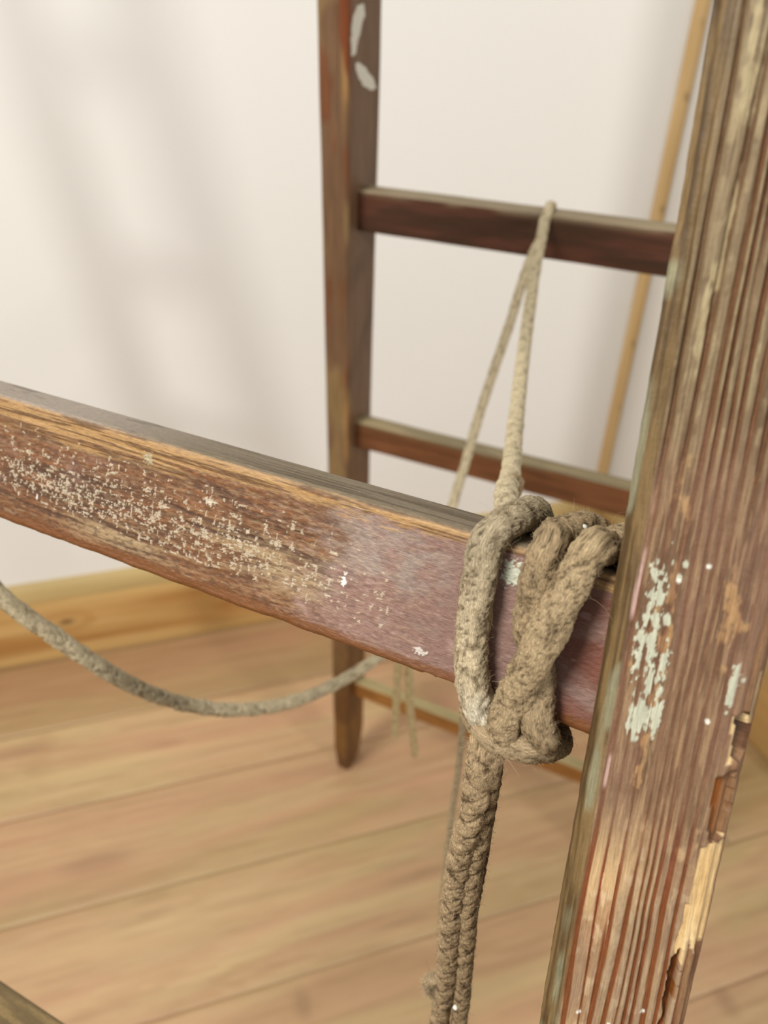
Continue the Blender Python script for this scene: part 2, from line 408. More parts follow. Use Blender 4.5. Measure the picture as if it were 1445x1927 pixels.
def near_rung_paint(S, a, b, na, nb):
    # S runs from right (R_R) to left (R_L); a is along UF (top +), b along NF (front +)
    r = R_R + S; v = a - FR_W / 2
    front = nb > .35; top = (na > .5)
    # grain that follows the rung
    warp = fbm(r * 9, v * 50, 0, 5, 3)
    g = fbm(r * 45, v * 900 + warp * 10, 0, 6, 4); g2 = fbm(r * 14, v * 160 + warp * 6, 0, 8, 4); big = fbm(r * 22, v * 60, 0, 14, 3)
    fine = fbm(r * 260, v * 1500, 0, 17, 3); blot = fbm(r * 180, v * 300, 0, 19, 4)
    red = lin(112, 72, 40); dark = lin(72, 44, 24); tan = lin(166, 128, 80); grey = lin(156, 138, 126); mauve = lin(142, 110, 98); pat = lin(160, 134, 98)
    col = mixc(red, dark, ss(g2, .42, .62) * .8)
    col = mixc(col, lin(134, 84, 44), ss(g, .5, .7) * .6)
    col = mixc(col, pat, ss(fine, .58, .75) * .35)
    # tan weathered patch low in the middle
    patch = np.exp(-((r - .052) / .032) ** 2 - ((v + .029 - (r - .05) * .12) / .0095) ** 2)
    patch2 = np.exp(-((r - .115) / .03) ** 2 - ((v + .037) / .006) ** 2)
    col = mixc(col, pat, np.clip(ss(g + patch * .5 + patch2 * .4 - .35, .3, .62), 0, 1) * np.clip(patch + patch2, 0, 1))
    # purple-grey towards the rope, its sheen painted into the colour
    pg = ss(r, .062, .018) * (1 - .35 * ss(v, -.030, -.044))
    gm = ss(big * .55 + blot * .45 + pg * .55, .60, 1.0)
    col = mixc(col, mixc(grey, mauve, ss(big * .6 + blot * .4, .40, .62)), gm * .92)
    pit = fbm(r * 560, v * 1300, 0, 27, 4)
    col = mixc(col, lin(70, 46, 34), ss(pit, .46, .34) * (.5 - .3 * ss(r, .06, .02))); col = mixc(col, lin(176, 152, 124), ss(pit, .60, .72) * (.16 + .12 * ss(r, .09, .02)))
    col = mixc(col, mauve * .9, ss(r, .006, -.006) * .85)
    col = mixc(col, lin(112, 58, 38), ss(r, -.026, -.040) * ss(g2, .35, .6) * .8)
    col = mixc(col, lin(120, 88, 78), ss(r, -.010, -.004) * 0)
    # thin bright scratches and speckle
    col = mixc(col, lin(190, 160, 150), ss(blot, .68, .8) * ss(r, .07, .02) * .35)
    # worn pale band under the top arris
    wdt = .0034 + .0062 * ss(r, .015, .15) + .0030 * (fbm(r * 60, v * 0, 0, 23, 3) - .5)
    dv = -v
    band = 1 - ss(dv + (g - .5) * .007 + (warp - .5) * .004 + (fine - .5) * .003, wdt * .7, wdt * 1.3)
    bandc = mixc(tan, lin(96, 64, 30), ss(g * .6 + fbm(r * 30, v * 2200, 0, 47, 3) * .4, .47, .56) * .9)
    bandc = mixc(bandc, lin(186, 148, 98), ss(fbm(r * 60, v * 1500, 0, 41, 3), .6, .72) * .7)
    col = mixc(col, bandc, band * ss(dv, -.001, .001))
    # top surface, worn smooth; grey reflection of the wall painted into its colour
    tg = fbm(r * 20, b * 700, 0, 43, 4)
    topc = mixc(lin(120, 106, 84), lin(86, 72, 48), ss(tg, .45, .65) * ss(r, .12, .04))
    topc = mixc(topc, lin(158, 144, 130), ss(r, .08, .15) * .85)
    topc = mixc(topc, lin(96, 84, 76), ss(fbm(r * 50, b * 120, 0, 44, 3), .62, .7) * ss(r, .08, .12) * .6)
    col = mixc(col, topc, ss(na, .5, .85))
    # darker scorched edges and orange-brown lower arris
    lowe = ss(-na, .15, .6) 
    lowc = mixc(lin(120, 70, 22), lin(92, 52, 18), ss(g, .4, .6))
    col = mixc(col, lowc, lowe)
    low2 = (1 - ss(v + FR_W + (g - .5) * .003, .0030, .0050)) * (nb > .3)
    col = mixc(col, lin(116, 68, 26), low2 * .85)
    # pale splintered chip on the lower arris left of the rope
    rc0, _ = frc(778, 1262, FR_T); rc1, _ = frc(862, 1290, FR_T)
    chip = ss(r, rc1, rc1 + .001) * ss(r, rc0, rc0 - .002) * ss(-na, .55, .7) * (nb > -.2) * ss(fbm(r * 400, b * 300, 0, 51, 2), .25, .4)
    col = mixc(col, lin(236, 212, 172), chip)
    # flecks
    fm = np.where(nb > .9, 1.0, 0) * flecks(r, v, 77)
    col = mixc(col, lin(192, 176, 150), fm * .8)
    # two clear blobs of white paint
    for (px, py, w, h, cc, sdd) in ((648, 1092, .0008, .0022, (236, 232, 224), 1), (965, 1080, .0032, .0036, (200, 202, 180), 2), (70, 935, .0005, .0012, (225, 220, 210), 3), (955, 1279, .0012, .0010, (225, 215, 205), 4),
                               (880, 1215, .0008, .0006, (215, 200, 195), 5), (790, 1225, .0019, .0014, (205, 196, 184), 6), (280, 863, .0022, .0020, (168, 152, 120), 7), (395, 945, .002, .0014, (196, 182, 160), 8)):
        pr, pv = frc(px, py, FR_T)
        d = np.sqrt(((r - pr) / w) ** 2 + ((v - pv) / h) ** 2) + (vn(r * 1800, v * 1800, 0, 60 + sdd) - .5) * 1.3
        mk = (1 - ss(d, .75, 1.0)) * (nb > .8); col = mixc(col, lin(*cc), mk); fm = np.maximum(fm, mk)
    disp = .00012 * (g - .5) * 2 * (1 - gm) + fm * .00016 + .00035 * (warp - .5)
    disp = disp - .0007 * (1 - ss(np.abs(v + .0015 * 0 + 0), .0, .0012)) * 0
    disp = disp + np.where(na < -.2, (fbm(r * 120, b * 60, 0, 81, 3) - .5) * .0009, 0) - chip * .0004
    disp = disp + (blot - .5) * .00016 * (nb > .5) + (pit - .5) * .00022 * (nb > .5)
    return disp, col
me_r = beam('rung', fp(R_R, -FR_W / 2, FR_T / 2), fp(R_L, -FR_W / 2, FR_T / 2), UF, NF, FR_W, FR_T, .0022, (26, 40, 170, 40)[::1], 1500, near_rung_paint, M_rung, ladder, 7)
tag(me_r, 'near rung with flecks of white paint and purple-brown sheen')

def wood_paint(seed, base, dark, tan, sc_=1.0, patch=.5, top=None, topdir=1, spots=()):
    def f(S, a, b, na, nb):
        g = fbm(S * 12 * sc_, a * 160, b * 160, seed, 4); p = fbm(S * 9 * sc_, a * 28, b * 28, seed + 9, 3); q = fbm(S * 16, a * 45, b * 45, seed + 14, 3)
        col = mixc(base, dark, ss(g, .42, .62) * .7); col = mixc(col, tan, ss(p, .5, .62) * patch); col = mixc(col, dark, ss(q, .58, .68) * .7)
        edge = ss(np.minimum(np.abs(na), np.abs(nb)), .2, .6)
        col = mixc(col, tan, edge * .55)
        if top is not None: col = mixc(col, mixc(top, top * .55, ss(fbm(S * 14, a * 300, b * 420, seed + 5, 4), .45, .62)), ss(na * topdir, .35, .7))
        return (g - .5) * .0004 + (p - .5) * .0010, col
    return f
c_red, c_dk, c_tan = lin(104, 64, 42), lin(74, 46, 30), lin(140, 108, 68)

# --- other rungs of the front frame
def z_of_front(v): return FO[2] + UF[2] * v
def railR(v): return -.0443 - .018 + .0898 * v            # centre line of the right rail
Lc0 = RO.dot(RD) + .0295 - .014; Lk = -.088 / math.cos(math.radians(10))
def stileL_abs(z): return Lc0 + Lk * z
def railL(v): return stileL_abs(z_of_front(v)) - FO.dot(RD)
v_floor = -FO[2] / UF[2]; v_top = (2.116 - FO[2]) / UF[2]
k = 0
for i in (-3, -2, -1, 1, 2, 3):
    v = i * .2942
    if v - .046 < v_floor + .06: continue
    near = i == -1
    o = beam('rung', fp(railR(v), v - .023, .010), fp(railL(v), v - .023, .010), UF, NF, .046, .020, .0022, (6, 12, 14, 12), 400 if near else 90,
             wood_paint(120 + i, lin(140, 100, 56), lin(112, 80, 44), lin(150, 124, 82), 1, .7, lin(142, 118, 76)), M_rung if near else M_back, ladder, 4)

# --- near (front right) rail: deep weather grooves, chips
RLW = .0362; RLT = .054; RL_O = .032                       # width, thickness, front face offset
D_rail = UF + .0898 * RD; D_rail /= np.linalg.norm(D_rail)
Wr = RD - RD.dot(D_rail) * D_rail; Wr /= np.linalg.norm(Wr)
V0, V1 = -.30, .23                                       # detailed stretch
def rail_pt(v, o): return fp(railR(v), v, o)
A_r = rail_pt(V0, RL_O - RLT / 2)
def rail_uv(px, py):
    """pixel on the rail front face -> (distance along from A_r, across)"""
    q = fpx(px, py, RL_O) - A_r; return q.dot(D_rail), q.dot(Wr)
def poly_uv(pts): return [rail_uv(*p) for p in pts]
P_pale = poly_uv([(1318, 1600), (1330, 1588), (1352, 1596), (1380, 1592), (1368, 1650), (1352, 1710), (1332, 1760), (1306, 1802), (1296, 1780), (1293, 1735), (1302, 1680), (1310, 1635)])
P_strip = poly_uv([(1470, 1225), (1426, 1290), (1408, 1360), (1404, 1440), (1388, 1500), (1374, 1560), (1362, 1600), (1385, 1600), (1402, 1520), (1422, 1440), (1436, 1370), (1460, 1280)])
P_orange = poly_uv([(1350, 1462), (1386, 1456), (1376, 1540), (1364, 1590), (1346, 1594), (1332, 1580), (1338, 1520)])
P_hole = poly_uv([(1388, 1352), (1408, 1346), (1412, 1380), (1404, 1420), (1390, 1440), (1380, 1430), (1384, 1390)])
P_lip = poly_uv([(1380, 1352), (1390, 1350), (1386, 1395), (1380, 1440), (1372, 1446), (1366, 1440), (1374, 1395)])
P_low = poly_uv([(1290, 1700), (1302, 1720), (1296, 1770), (1284, 1800), (1268, 1860), (1252, 1930), (1238, 1930), (1254, 1850), (1266, 1790), (1280, 1740)])
P_o2 = poly_uv([(1262, 1800), (1280, 1790), (1276, 1840), (1258, 1900), (1250, 1940), (1238, 1940), (1250, 1870)])
def rail_paint(S, a, b, na, nb):
    s = S; y = a
    fr = nb > .3
    wob = (fbm(s * 9, y * 30, 0, 201, 3) - .5) * .0022 + (fbm(s * 45, y * 90, 0, 202, 2) - .5) * .0006
    yy = np.where(np.abs(nb) > .35, y, b + .031) + wob
    # groove profile across the grain
    ph = yy / .00265 + (fbm(yy * 160, s * 4, 0, 205, 2) - .5) * 2.4
    wv = .5 + .5 * np.cos(ph * 2 * np.pi)
    amp = ss(fbm(np.floor(ph) * 3.7, s * 14, 0, 206, 2), .15, .50)
    gr = .5 + (.5 - wv) * -.30 * (.45 + .75 * amp) + (fbm(yy * 900, s * 16, 0, 207, 3) - .5) * .34
    gr = 1 - gr
    groove = ss(gr, .50, .36)                      # 1 in the grooves
    ridge = ss(gr, .50, .66)
    v = V0 + s * UF.dot(D_rail)
    low = ss(v, -.045, -.085); mid = ss(v, -.08, -.045) * ss(v, .055, .02); hi = ss(v, .02, .055)
    depth = .0007 * low + .0003 * mid + .0010 * hi
    soft = fbm(s * 30, yy * 260, 0, 208, 4); fine = fbm(s * 120, yy * 1800, 0, 209, 3); mot = fbm(s * 260, y * 420, 0, 210, 4); big = fbm(s * 16, y * 70, 0, 212, 3)
    # lower stretch: tan ridges, red-brown grooves
    cl = mixc(lin(192, 160, 118), lin(168, 132, 96), ss(soft, .4, .62))
    cl = mixc(cl, lin(206, 178, 140), ss(mot, .55, .72) * .7)
    gx = ss(gr, .475, .385)
    cl = mixc(cl, mixc(lin(132, 56, 32), lin(116, 60, 24), ss(big, .4, .6)), gx * .95)
    # middle: brownish mauve paint, smoother
    cm = mixc(lin(124, 96, 72), lin(104, 78, 56), ss(soft, .4, .6)); cm = mixc(cm, lin(152, 124, 92), ss(fine, .52, .66) * .6); cm = mixc(cm, lin(126, 92, 80), ss(big, .52, .62) * .2)
    cm = mixc(cm, lin(176, 138, 94), ss(mot * .5 + soft * .5, .60, .70) * .7); cm = mixc(cm, lin(104, 62, 44), groove * .5)
    # upper: grey weathered ridges with brown hollows
    ch = mixc(lin(124, 104, 76), lin(100, 80, 56), ss(soft, .4, .62)); ch = mixc(ch, lin(150, 132, 98), ridge * ss(mot, .4, .6) * .8)
    ch = mixc(ch, mixc(lin(92, 60, 28), lin(106, 58, 28), ss(big, .45, .62)), ss(gr, .48, .37) * .85)
    wl, wm, wh = low, mid, hi
    tot = wl + wm + wh + 1e-6
    col = (cl * wl[..., None] + cm * wm[..., None] + ch * wh[..., None]) / tot[..., None]
    # grey film drifting down over the right half of the low part
    col = mixc(col, lin(128, 108, 90), low * ss(v, -.20, -.10) * ss(big + (y < -.002) * .15, .45, .65) * (1 - gx) * .6)
    # left rounded arris: olive brown with dark lines
    eg = ss(y, RLW / 2 - .0060, RLW / 2 - .0046)
    ec = mixc(lin(122, 98, 62), lin(82, 62, 36), ss(fbm(s * 25, (na * .004 + yy) * 1300, 0, 220, 3), .42, .6))
    ec = mixc(ec, lin(142, 140, 112), ss(fbm(s * 40, y * 200, 0, 222, 2), .66, .74) * .7)
    col = mixc(col, ec, eg)
    # pinkish gloss highlight just inside the arris, painted as colour
    ln = (1 - ss(np.abs(y - (RLW / 2 - .0062) + (vn(s * 60, 0, 0, 224) - .5) * .0012), .0002, .0006)) * ss(v, .03, .0) * ss(v, -.07, -.05)
    col = mixc(col, lin(196, 164, 152), ln * .75 * ss(vn(s * 110, 3, 0, 225), .35, .6))
    # pale grey-green paint left on it
    pm = np.zeros_like(s)
    for (px, py, l, w, st) in ((1193, 1352, .0075, .0017, .8), (1212, 1350, .0062, .0020, .8), (1222, 1290, .005, .0012, .9), (1255, 1168, .0018, .0011, .7), (1232, 1130, .010, .0016, 1.6), (1290, 1062, .0010, .0007, .6), (1278, 1088, .0011, .0007, .6),
                               (1235, 1345, .006, .0012, 1.1), (1215, 1210, .008, .0022, 1.5), (1380, 1290, .006, .0015, 1.1), (1240, 1262, .008, .0012, 1.6)):
        ps, py_ = rail_uv(px, py)
        d = np.sqrt(((s - ps) / l) ** 2 + ((y - py_) / w) ** 2) * .9 + (fbm(s * 700, y * 1100, 0, 230, 3) - .5) * 2.2 * (st - .45) + groove * .5 * (st > .75)
        pm = np.maximum(pm, 1 - ss(d, .75, .95))
    pm = pm * fr
    col = mixc(col, lin(186, 186, 164), pm * .95)
    for (px, py, l, w) in ((1412, 70, .012, .0010), (1402, 165, .007, .0014), (1425, 130, .010, .0008), (1322, 610, .014, .0009), (1358, 470, .016, .0009), (1330, 560, .004, .0010)):
        ps, py_ = rail_uv(px, py)
        d = np.sqrt(((s - ps) / l) ** 2 + ((y - py_ + wob) / w) ** 2) + (fbm(s * 300, y * 900, 0, 236, 3) - .5) * 1.4
        col = mixc(col, lin(168, 152, 114), (1 - ss(d, .4, 1.0)) * fr * .7)
    # white dots
    dm = np.zeros_like(s)
    for (px, py) in ((1331, 1358), (1277, 1093), (1334, 1066), (1146, 1927), (1088, 1905), (1208, 1905)):
        ps, py_ = rail_uv(px, py); dm = np.maximum(dm, 1 - ss(np.hypot(s - ps, y - py_), .0004, .0008))
    col = mixc(col, lin(225, 220, 208), dm * fr)
    # chips along the right arris
    ns_ = (fbm(s * 300, y * 500, 0, 240, 2) - .5) * .0016
    pale = (inpoly(s + ns_, y + ns_ * .6, P_pale) | inpoly(s + ns_, y + ns_ * .6, P_strip) | inpoly(s + ns_, y, P_lip) | inpoly(s + ns_, y + ns_ * .5, P_low)) & fr
    orng = (inpoly(s + ns_, y + ns_ * .5, P_orange) | inpoly(s, y + ns_, P_o2)) & fr
    hole = inpoly(s + ns_, y + ns_ * .5, P_hole) & fr
    pc = mixc(lin(222, 192, 142), lin(206, 172, 120), ss(soft, .4, .6))
    pc = mixc(pc, lin(180, 142, 92), ss(fine, .6, .75) * .5)
    col = mixc(col, pc, pale.astype(float)); col = mixc(col, mixc(lin(128, 70, 16), lin(100, 52, 12), ss(soft, .4, .6)), orng.astype(float)); col = mixc(col, lin(70, 48, 34), hole.astype(float))
    # right arris and beyond: raw brown
    re = ss(-y, RLW / 2 - .0034, RLW / 2 - .0020) * (~pale)
    col = mixc(col, mixc(lin(132, 98, 66), lin(100, 62, 36), ss(soft, .4, .6)), re * .8)
    chip_edge = ss(v, -.02, -.06)
    disp = -depth * groove * fr + depth * .5 * (ridge - .3) * fr + (mot - .5) * .00035 + (big - .5) * .0010
    disp = disp - pale * .0006 - orng * .0018 - hole * .0040 + pm * .00018
    disp = disp + eg * (fbm(s * 20, na * 6, 0, 250, 3) - .5) * .0008
    return disp, col
B_r = rail_pt(V1, RL_O - RLT / 2)
nr_ = beam('side_rail', A_r, B_r, Wr, NF, RLW, RLT, .0056, (6, 50, 190, 24), 1150, rail_paint, M_rail, ladder, 12)
tag(nr_, 'near side rail with deep grain grooves, pale chips and paint spots')
# merge the plain continuations of that rail into the same part
def plain_rail(name, Pa, Pb, W, T, seed, ns=160, w=RLW, t=RLT, c=.0052, paint=None, dens=(5, 8, 6, 8), taper=None):
    return beam(name, Pa, Pb, W, T, w, t, c, dens, ns, paint or wood_paint(seed, c_red * 1.2, c_dk * 1.2, c_tan, .6, .7), M_back, ladder, 4, taper)
def join(base, others):
    bm = bmesh.new(); bm.from_mesh(base.data)
    for o in others:
        for m_ in o.data.materials:
            if m_.name not in [x.name for x in base.data.materials]: base.data.materials.append(m_)
        idx = [x.name for x in base.data.materials].index(o.data.materials[0].name)
        n0 = len(bm.faces); bm.from_mesh(o.data); bm.faces.ensure_lookup_table()
        for f in bm.faces[n0:]: f.material_index = idx
    bm.to_mesh(base.data); bm.free()
    for o in others: bpy.data.objects.remove(o)
Lo = rail_pt(v_floor + .012, RL_O - RLT / 2); L1 = np.linalg.norm(A_r - Lo); LM = np.linalg.norm(B_r - A_r)
M_keep = M_back; M_back = M_rail
ex1 = plain_rail('side_rail', Lo, A_r + D_rail * .0003, Wr, NF, 61, ns=700, c=.0056, paint=lambda S, a, b, na, nb: rail_paint(S - L1, a, b, na, nb), dens=(6, 40, 90, 30))
ex2 = plain_rail('side_rail', B_r - D_rail * .0003, rail_pt(v_top, RL_O - RLT / 2), Wr, NF, 62, ns=700, c=.0056, paint=lambda S, a, b, na, nb: rail_paint(S + LM, a, b, na, nb), dens=(6, 40, 90, 30))
M_back = M_keep
join(nr_, [ex1, ex2])
# left rail of the front frame
Pa = fp(railL(v_floor + .012), v_floor + .012, RL_O - RLT / 2); Pb = fp(railL(v_top), v_top, RL_O - RLT / 2)
D2 = (Pb - Pa) / np.linalg.norm(Pb - Pa); W2 = RD - RD.dot(D2) * D2; W2 /= np.linalg.norm(W2)
plain_rail('side_rail', Pa, Pb, W2, NF, 63, 300)

# --- rear frame
ST_W = .030; ST_T = .064
def stile_paint(marks, seed):
    def f(S, a, b, na, nb):
        g = fbm(S * 10, a * 200, b * 200, seed, 4); p = fbm(S * 9, a * 30, b * 30, seed + 2, 3); q = fbm(S * 14, a * 60, b * 50, seed + 4, 3)
        base = lin(114, 86, 62); col = mixc(base, lin(98, 72, 50), ss(g, .4, .6) * .6)
        col = mixc(col, lin(136, 112, 74), ss(p, .5, .62) * .8 * (nb > .3)); col = mixc(col, lin(112, 62, 34), ss(q, .55, .64) * .8 * (nb > .3))
        ar = (1 - ss(np.abs(a + ST_W / 2 - .003), .001, .006)) * (b > ST_T / 2 - .008)
        col = mixc(col, mixc(lin(158, 122, 74), lin(120, 60, 26), ss(q, .45, .6)), ar * ss(fbm(S * 7, 0 * S, 0, seed + 6, 3), .35, .55) * .85)
        low = ss(S, .60, .22); col = mixc(col, mixc(lin(122, 84, 32), lin(92, 58, 18), ss(p, .4, .6)), low * .85)
        disp = (g - .5) * .0005 + (p - .5) * .0016
        for (r0, v0, r1, v1, w, side) in marks:
            dx, dy = r1 - r0, v1 - v0; L2 = dx * dx + dy * dy; t = np.clip(((a_abs(a, S) - r0) * dx + (S - v0) * dy) / L2, 0, 1)
            d = np.hypot(a_abs(a, S) - r0 - t * dx, S - v0 - t * dy) + (vn(S * 500, a * 500, 0, 9) - .5) * .0012
            k_ = (1 - ss(d, w * .6, w)) * (side(na, nb)); col = mixc(col, lin(206, 202, 184), k_)
        return disp, col
    return f
a_abs = lambda a, S: a
v_rt = 2.116 / UR[2]
def rear_side(fabs, nm, seed, marks=()):
    Pa = rp(fabs(.0) - RO.dot(RD), .0, -ST_T / 2); z1 = v_rt * UR[2]
    Pb = rp(fabs(z1) - RO.dot(RD), v_rt, -ST_T / 2)
    D = (Pb - Pa) / np.linalg.norm(Pb - Pa); W = RD - RD.dot(D) * D; W /= np.linalg.norm(W)
    def tp(S): return .80 + .20 * ss(S, 0, .09)
    return beam(nm, Pa, Pb, W, NR, ST_W, ST_T, .003, (6, 14, 14, 20), 700, stile_paint(marks, seed), M_back, ladder, 4, tp), Pa, D, W
# paint marks on the inner side of the left stile are laid on afterwards as thin raised smears
ls, LPa, LD, LW = rear_side(stileL_abs, 'side_rail', 301)
def railR_abs(z): 
    v = (z - FO[2]) / UF[2]; return railR(v) + FO.dot(RD)
rear_side(railR_abs, 'side_rail', 331)
# smears of white paint on the left stile
def smear(pts, widths, thick=.0004):
    """pts in pixel on the inner (right) side of the left stile"""
    n = -LW; P0 = LPa + n * (ST_W / 2 + .0002)
    C3 = [hit(x, y, P0, n) for x, y in pts]
    V = []; Fc = []; ns = 24; m_ = 8
    C3 = np.array(C3); w = np.array(widths)
    t = np.linspace(0, len(C3) - 1, ns)
    Cc = np.stack([np.interp(t, range(len(C3)), C3[:, i]) for i in range(3)], -1); ww = np.interp(t, range(len(w)), w)
    side = np.cross(LD, n)
    for i in range(ns):
        for j in range(m_):
            f = j / (m_ - 1) * 2 - 1
            V.append(Cc[i] + side * f * ww[i] * (1 + .3 * (vn(i * .7, j, 0, 5) - .5)) + n * thick * (1 - f * f))
    for i in range(ns - 1):
        for j in range(m_ - 1): q = i * m_ + j; Fc.append((q, q + 1, q + m_ + 1, q + m_))
    me = mesh_np('paint_smear', V, Fc); o = link('paint_smear', me, plain('pale_paint', lin(214, 210, 194), .6), ls)
    o.matrix_parent_inverse = Matrix.Identity(4)
    return tag(o, 'smear of whitish paint')
smear([(678, 8), (676, 30), (671, 55), (667, 78), (665, 104)], [.006, .011, .009, .0065, .004])
smear([(671, 118), (679, 130), (687, 145), (695, 158), (703, 168)], [.003, .008, .010, .010, .005])

# rungs of the rear frame: measured tops, each spanning both rails
ci = 0
for v in (.293, .573, .853, 1.131, 1.41, 1.69):
    z = v * UR[2]; r0 = railR_abs(z) - RO.dot(RD); r1 = stileL_abs(z) - RO.dot(RD)
    base, dk, top = {.293: (lin(158, 108, 50), lin(136, 88, 36), lin(172, 154, 108)), .853: (lin(120, 76, 46), lin(98, 60, 34), lin(146, 130, 96)), 1.131: (lin(84, 50, 36), lin(64, 40, 28), lin(140, 124, 96))}.get(v, (c_red, c_dk, c_tan))  # lowest rung: brightening by haze is put into its colours
    def pf(S, a, b, na, nb, base=base, dk=dk, top=top, sd=int(v * 100)):
        g = fbm(S * 10, a * 200, b * 200, sd, 4); p = fbm(S * 18, a * 60, b * 60, sd + 3, 3)
        col = mixc(base, dk, ss(g * .5 + p * .5, .42, .6)); 
        e = ss(a, .014 + .0, .0175) * ss(p, .3, .55); tt = np.clip(np.maximum(ss(na, .2, .6), e * .6), 0, 1)
        col = mixc(col, mixc(top, top * .75, ss(g, .4, .6)), tt)
        return (g - .5) * .0004 + (p - .5) * .0009, col
    beam('rung', rp(r0, v - .0205, -.028), rp(r1, v - .0205, -.028), UR, NR, .041, .018, .0025, (5, 14, 14, 14), 320, pf, M_back, ladder, 4)
# hinge bolt through the heads
za = 2.06; hb = []
for fa, sgn in ((stileL_abs, 1), (railR_abs, -1)):
    vv = (za - FO[2]) / UF[2]; c0 = fp(fa(za) - FO.dot(RD), vv, .004)
    bm = bmesh.new()
    bmesh.ops.create_cone(bm, cap_ends=True, segments=20, radius1=.012, radius2=.009, depth=.006)
    M_ = Vector(RD * sgn).to_track_quat('Z', 'Y').to_matrix().to_4x4(); M_.translation = Vector(c0 + RD * sgn * .0175)
    bm.transform(M_); me = bpy.data.meshes.new('hinge_bolt'); bm.to_mesh(me); bm.free()
    link('hinge_bolt', me, M_steel, ladder)

# ------------------------------------------------------------------ rope
def catmull(P, step):
    P = np.asarray(P, float); Q = np.vstack([2 * P[0] - P[1], P, 2 * P[-1] - P[-2]]); out = []
    for i in range(1, len(Q) - 2):
        p0, p1, p2, p3 = Q[i - 1], Q[i], Q[i + 1], Q[i + 2]; L = np.linalg.norm(p2 - p1); n = max(2, int(L / step))
        a, b_, c = np.sqrt(np.linalg.norm(p1 - p0)) + 1e-9, np.sqrt(L) + 1e-9, np.sqrt(np.linalg.norm(p3 - p2)) + 1e-9
        m1 = (p2 - p1 + b_ * ((p1 - p0) / a - (p2 - p0) / (a + b_))) ; m2 = (p2 - p1 + b_ * ((p3 - p2) / c - (p3 - p1) / (b_ + c)))
        for t in np.arange(n) / n:
            h = t * t * (3 - 2 * t)
            out.append((2 * t**3 - 3 * t**2 + 1) * p1 + (t**3 - 2 * t**2 + t) * m1 + (-2 * t**3 + 3 * t**2) * p2 + (t**3 - t**2) * m2)
    out.append(P[-1]); return np.array(out)
RR = .0047
rope_samples = {}
def rope(name, P, R, parent, seed, step=.00045, nph=44, style='felt', c1=(170, 148, 114), c2=(112, 92, 64), lab=None, ends=True, rad=None, key=None, relief=1.0, pale=None):
    C = catmull(P, step)
    # even spacing
    d = np.r_[0, np.cumsum(np.linalg.norm(np.diff(C, axis=0), axis=1))]; ns = max(8, int(d[-1] / step)); sL = np.linspace(0, d[-1], ns)
    C = np.stack([np.interp(sL, d, C[:, i]) for i in range(3)], -1)
    T = np.gradient(C, axis=0); T /= np.linalg.norm(T, axis=1)[:, None]
    N = np.zeros_like(C); n0 = np.cross(T[0], [.3, .5, .81]); N[0] = n0 / np.linalg.norm(n0)
    for i in range(1, ns):
        n = N[i - 1] - T[i] * N[i - 1].dot(T[i]); N[i] = n / np.linalg.norm(n)
    B = np.cross(T, N)
    ph = np.linspace(0, 2 * np.pi, nph, endpoint=False); S, PH = np.meshgrid(sL, ph, indexing='ij')
    x = np.cos(PH) * R; y = np.sin(PH) * R
    n_lo = fbm(S * 130 , x * 130, y * 130, seed, 3); n_mid = fbm(S * 420, x * 520, y * 520, seed + 5, 3); n_hi = fbm(S * 1300, x * 1500, y * 1500, seed + 9, 3)
    if style == 'braid':
        kk = math.pi / (R * 1.25)
        u1 = 2 * PH + kk * S + (n_lo - .5) * 2.0; u2 = 2 * PH - kk * S + (n_mid - .5) * 2.2
        h = np.sqrt(np.abs(np.cos(u1 * .5 * 2 / 2) * np.cos(u2 * .5 * 2 / 2)) + 1e-6)
        hh = .17 * (h - .55) * relief
    else:
        kk = math.pi / (R * 2.3)
        u1 = 2 * PH + kk * S + (n_lo - .5) * 3.0; u2 = 2 * PH - kk * S + (n_mid - .5) * 3.5
        h = np.sqrt(np.abs(np.cos(u1 * .5) * np.cos(u2 * .5)) + 1e-6)
        hh = .13 * (h - .55) * relief
    rr = R * (1 + hh + .18 * (n_lo - .5) + .24 * (n_mid - .5) + .22 * (n_hi - .5))
    if pale is not None: pass
    if rad is not None: rr = rr * np.interp(S / sL[-1], rad[0], rad[1])
    if ends:
        e0 = np.sqrt(np.clip(1 - (1 - np.clip(S / (R * .9), 0, 1)) ** 2, 0, 1)); e1 = np.sqrt(np.clip(1 - (1 - np.clip((sL[-1] - S) / (R * .9), 0, 1)) ** 2, 0, 1)); rr = rr * np.maximum(e0 * e1, .02)
    V = C[:, None] + (np.cos(PH) * rr)[..., None] * N[:, None] + (np.sin(PH) * rr)[..., None] * B[:, None]
    crease_shade = ss(h + (n_mid - .5) * 1.2 + (n_hi - .5) * .8, .40, .10) * (.55 if style == 'felt' else .85)  # strand creases darkened in the colour, standing in for their shade
    col = mixc(lin(*c1), lin(*c2), crease_shade); col = mixc(col, lin(*c1) * 1.25, ss(n_mid, .55, .75) * .4); col = mixc(col, lin(*c2) * .55, ss(n_hi * .6 + n_mid * .4, .43, .31) * .85)  # bumps paled and fine hollows darkened to paint in stronger shading
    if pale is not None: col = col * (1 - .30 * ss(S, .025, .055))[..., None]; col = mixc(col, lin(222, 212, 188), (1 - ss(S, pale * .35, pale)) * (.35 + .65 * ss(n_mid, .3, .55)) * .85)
    n = nph; i = np.arange(ns - 1)[:, None] * n; j = np.arange(n)[None, :]; j2 = (j + 1) % n
    Fq = np.stack([i + j, i + j2, i + n + j2, i + n + j], -1).reshape(-1, 4)
    me = mesh_np(name, V.reshape(-1, 3), Fq, True, col.reshape(-1, 3), np.stack([S, x, y], -1).reshape(-1, 3))
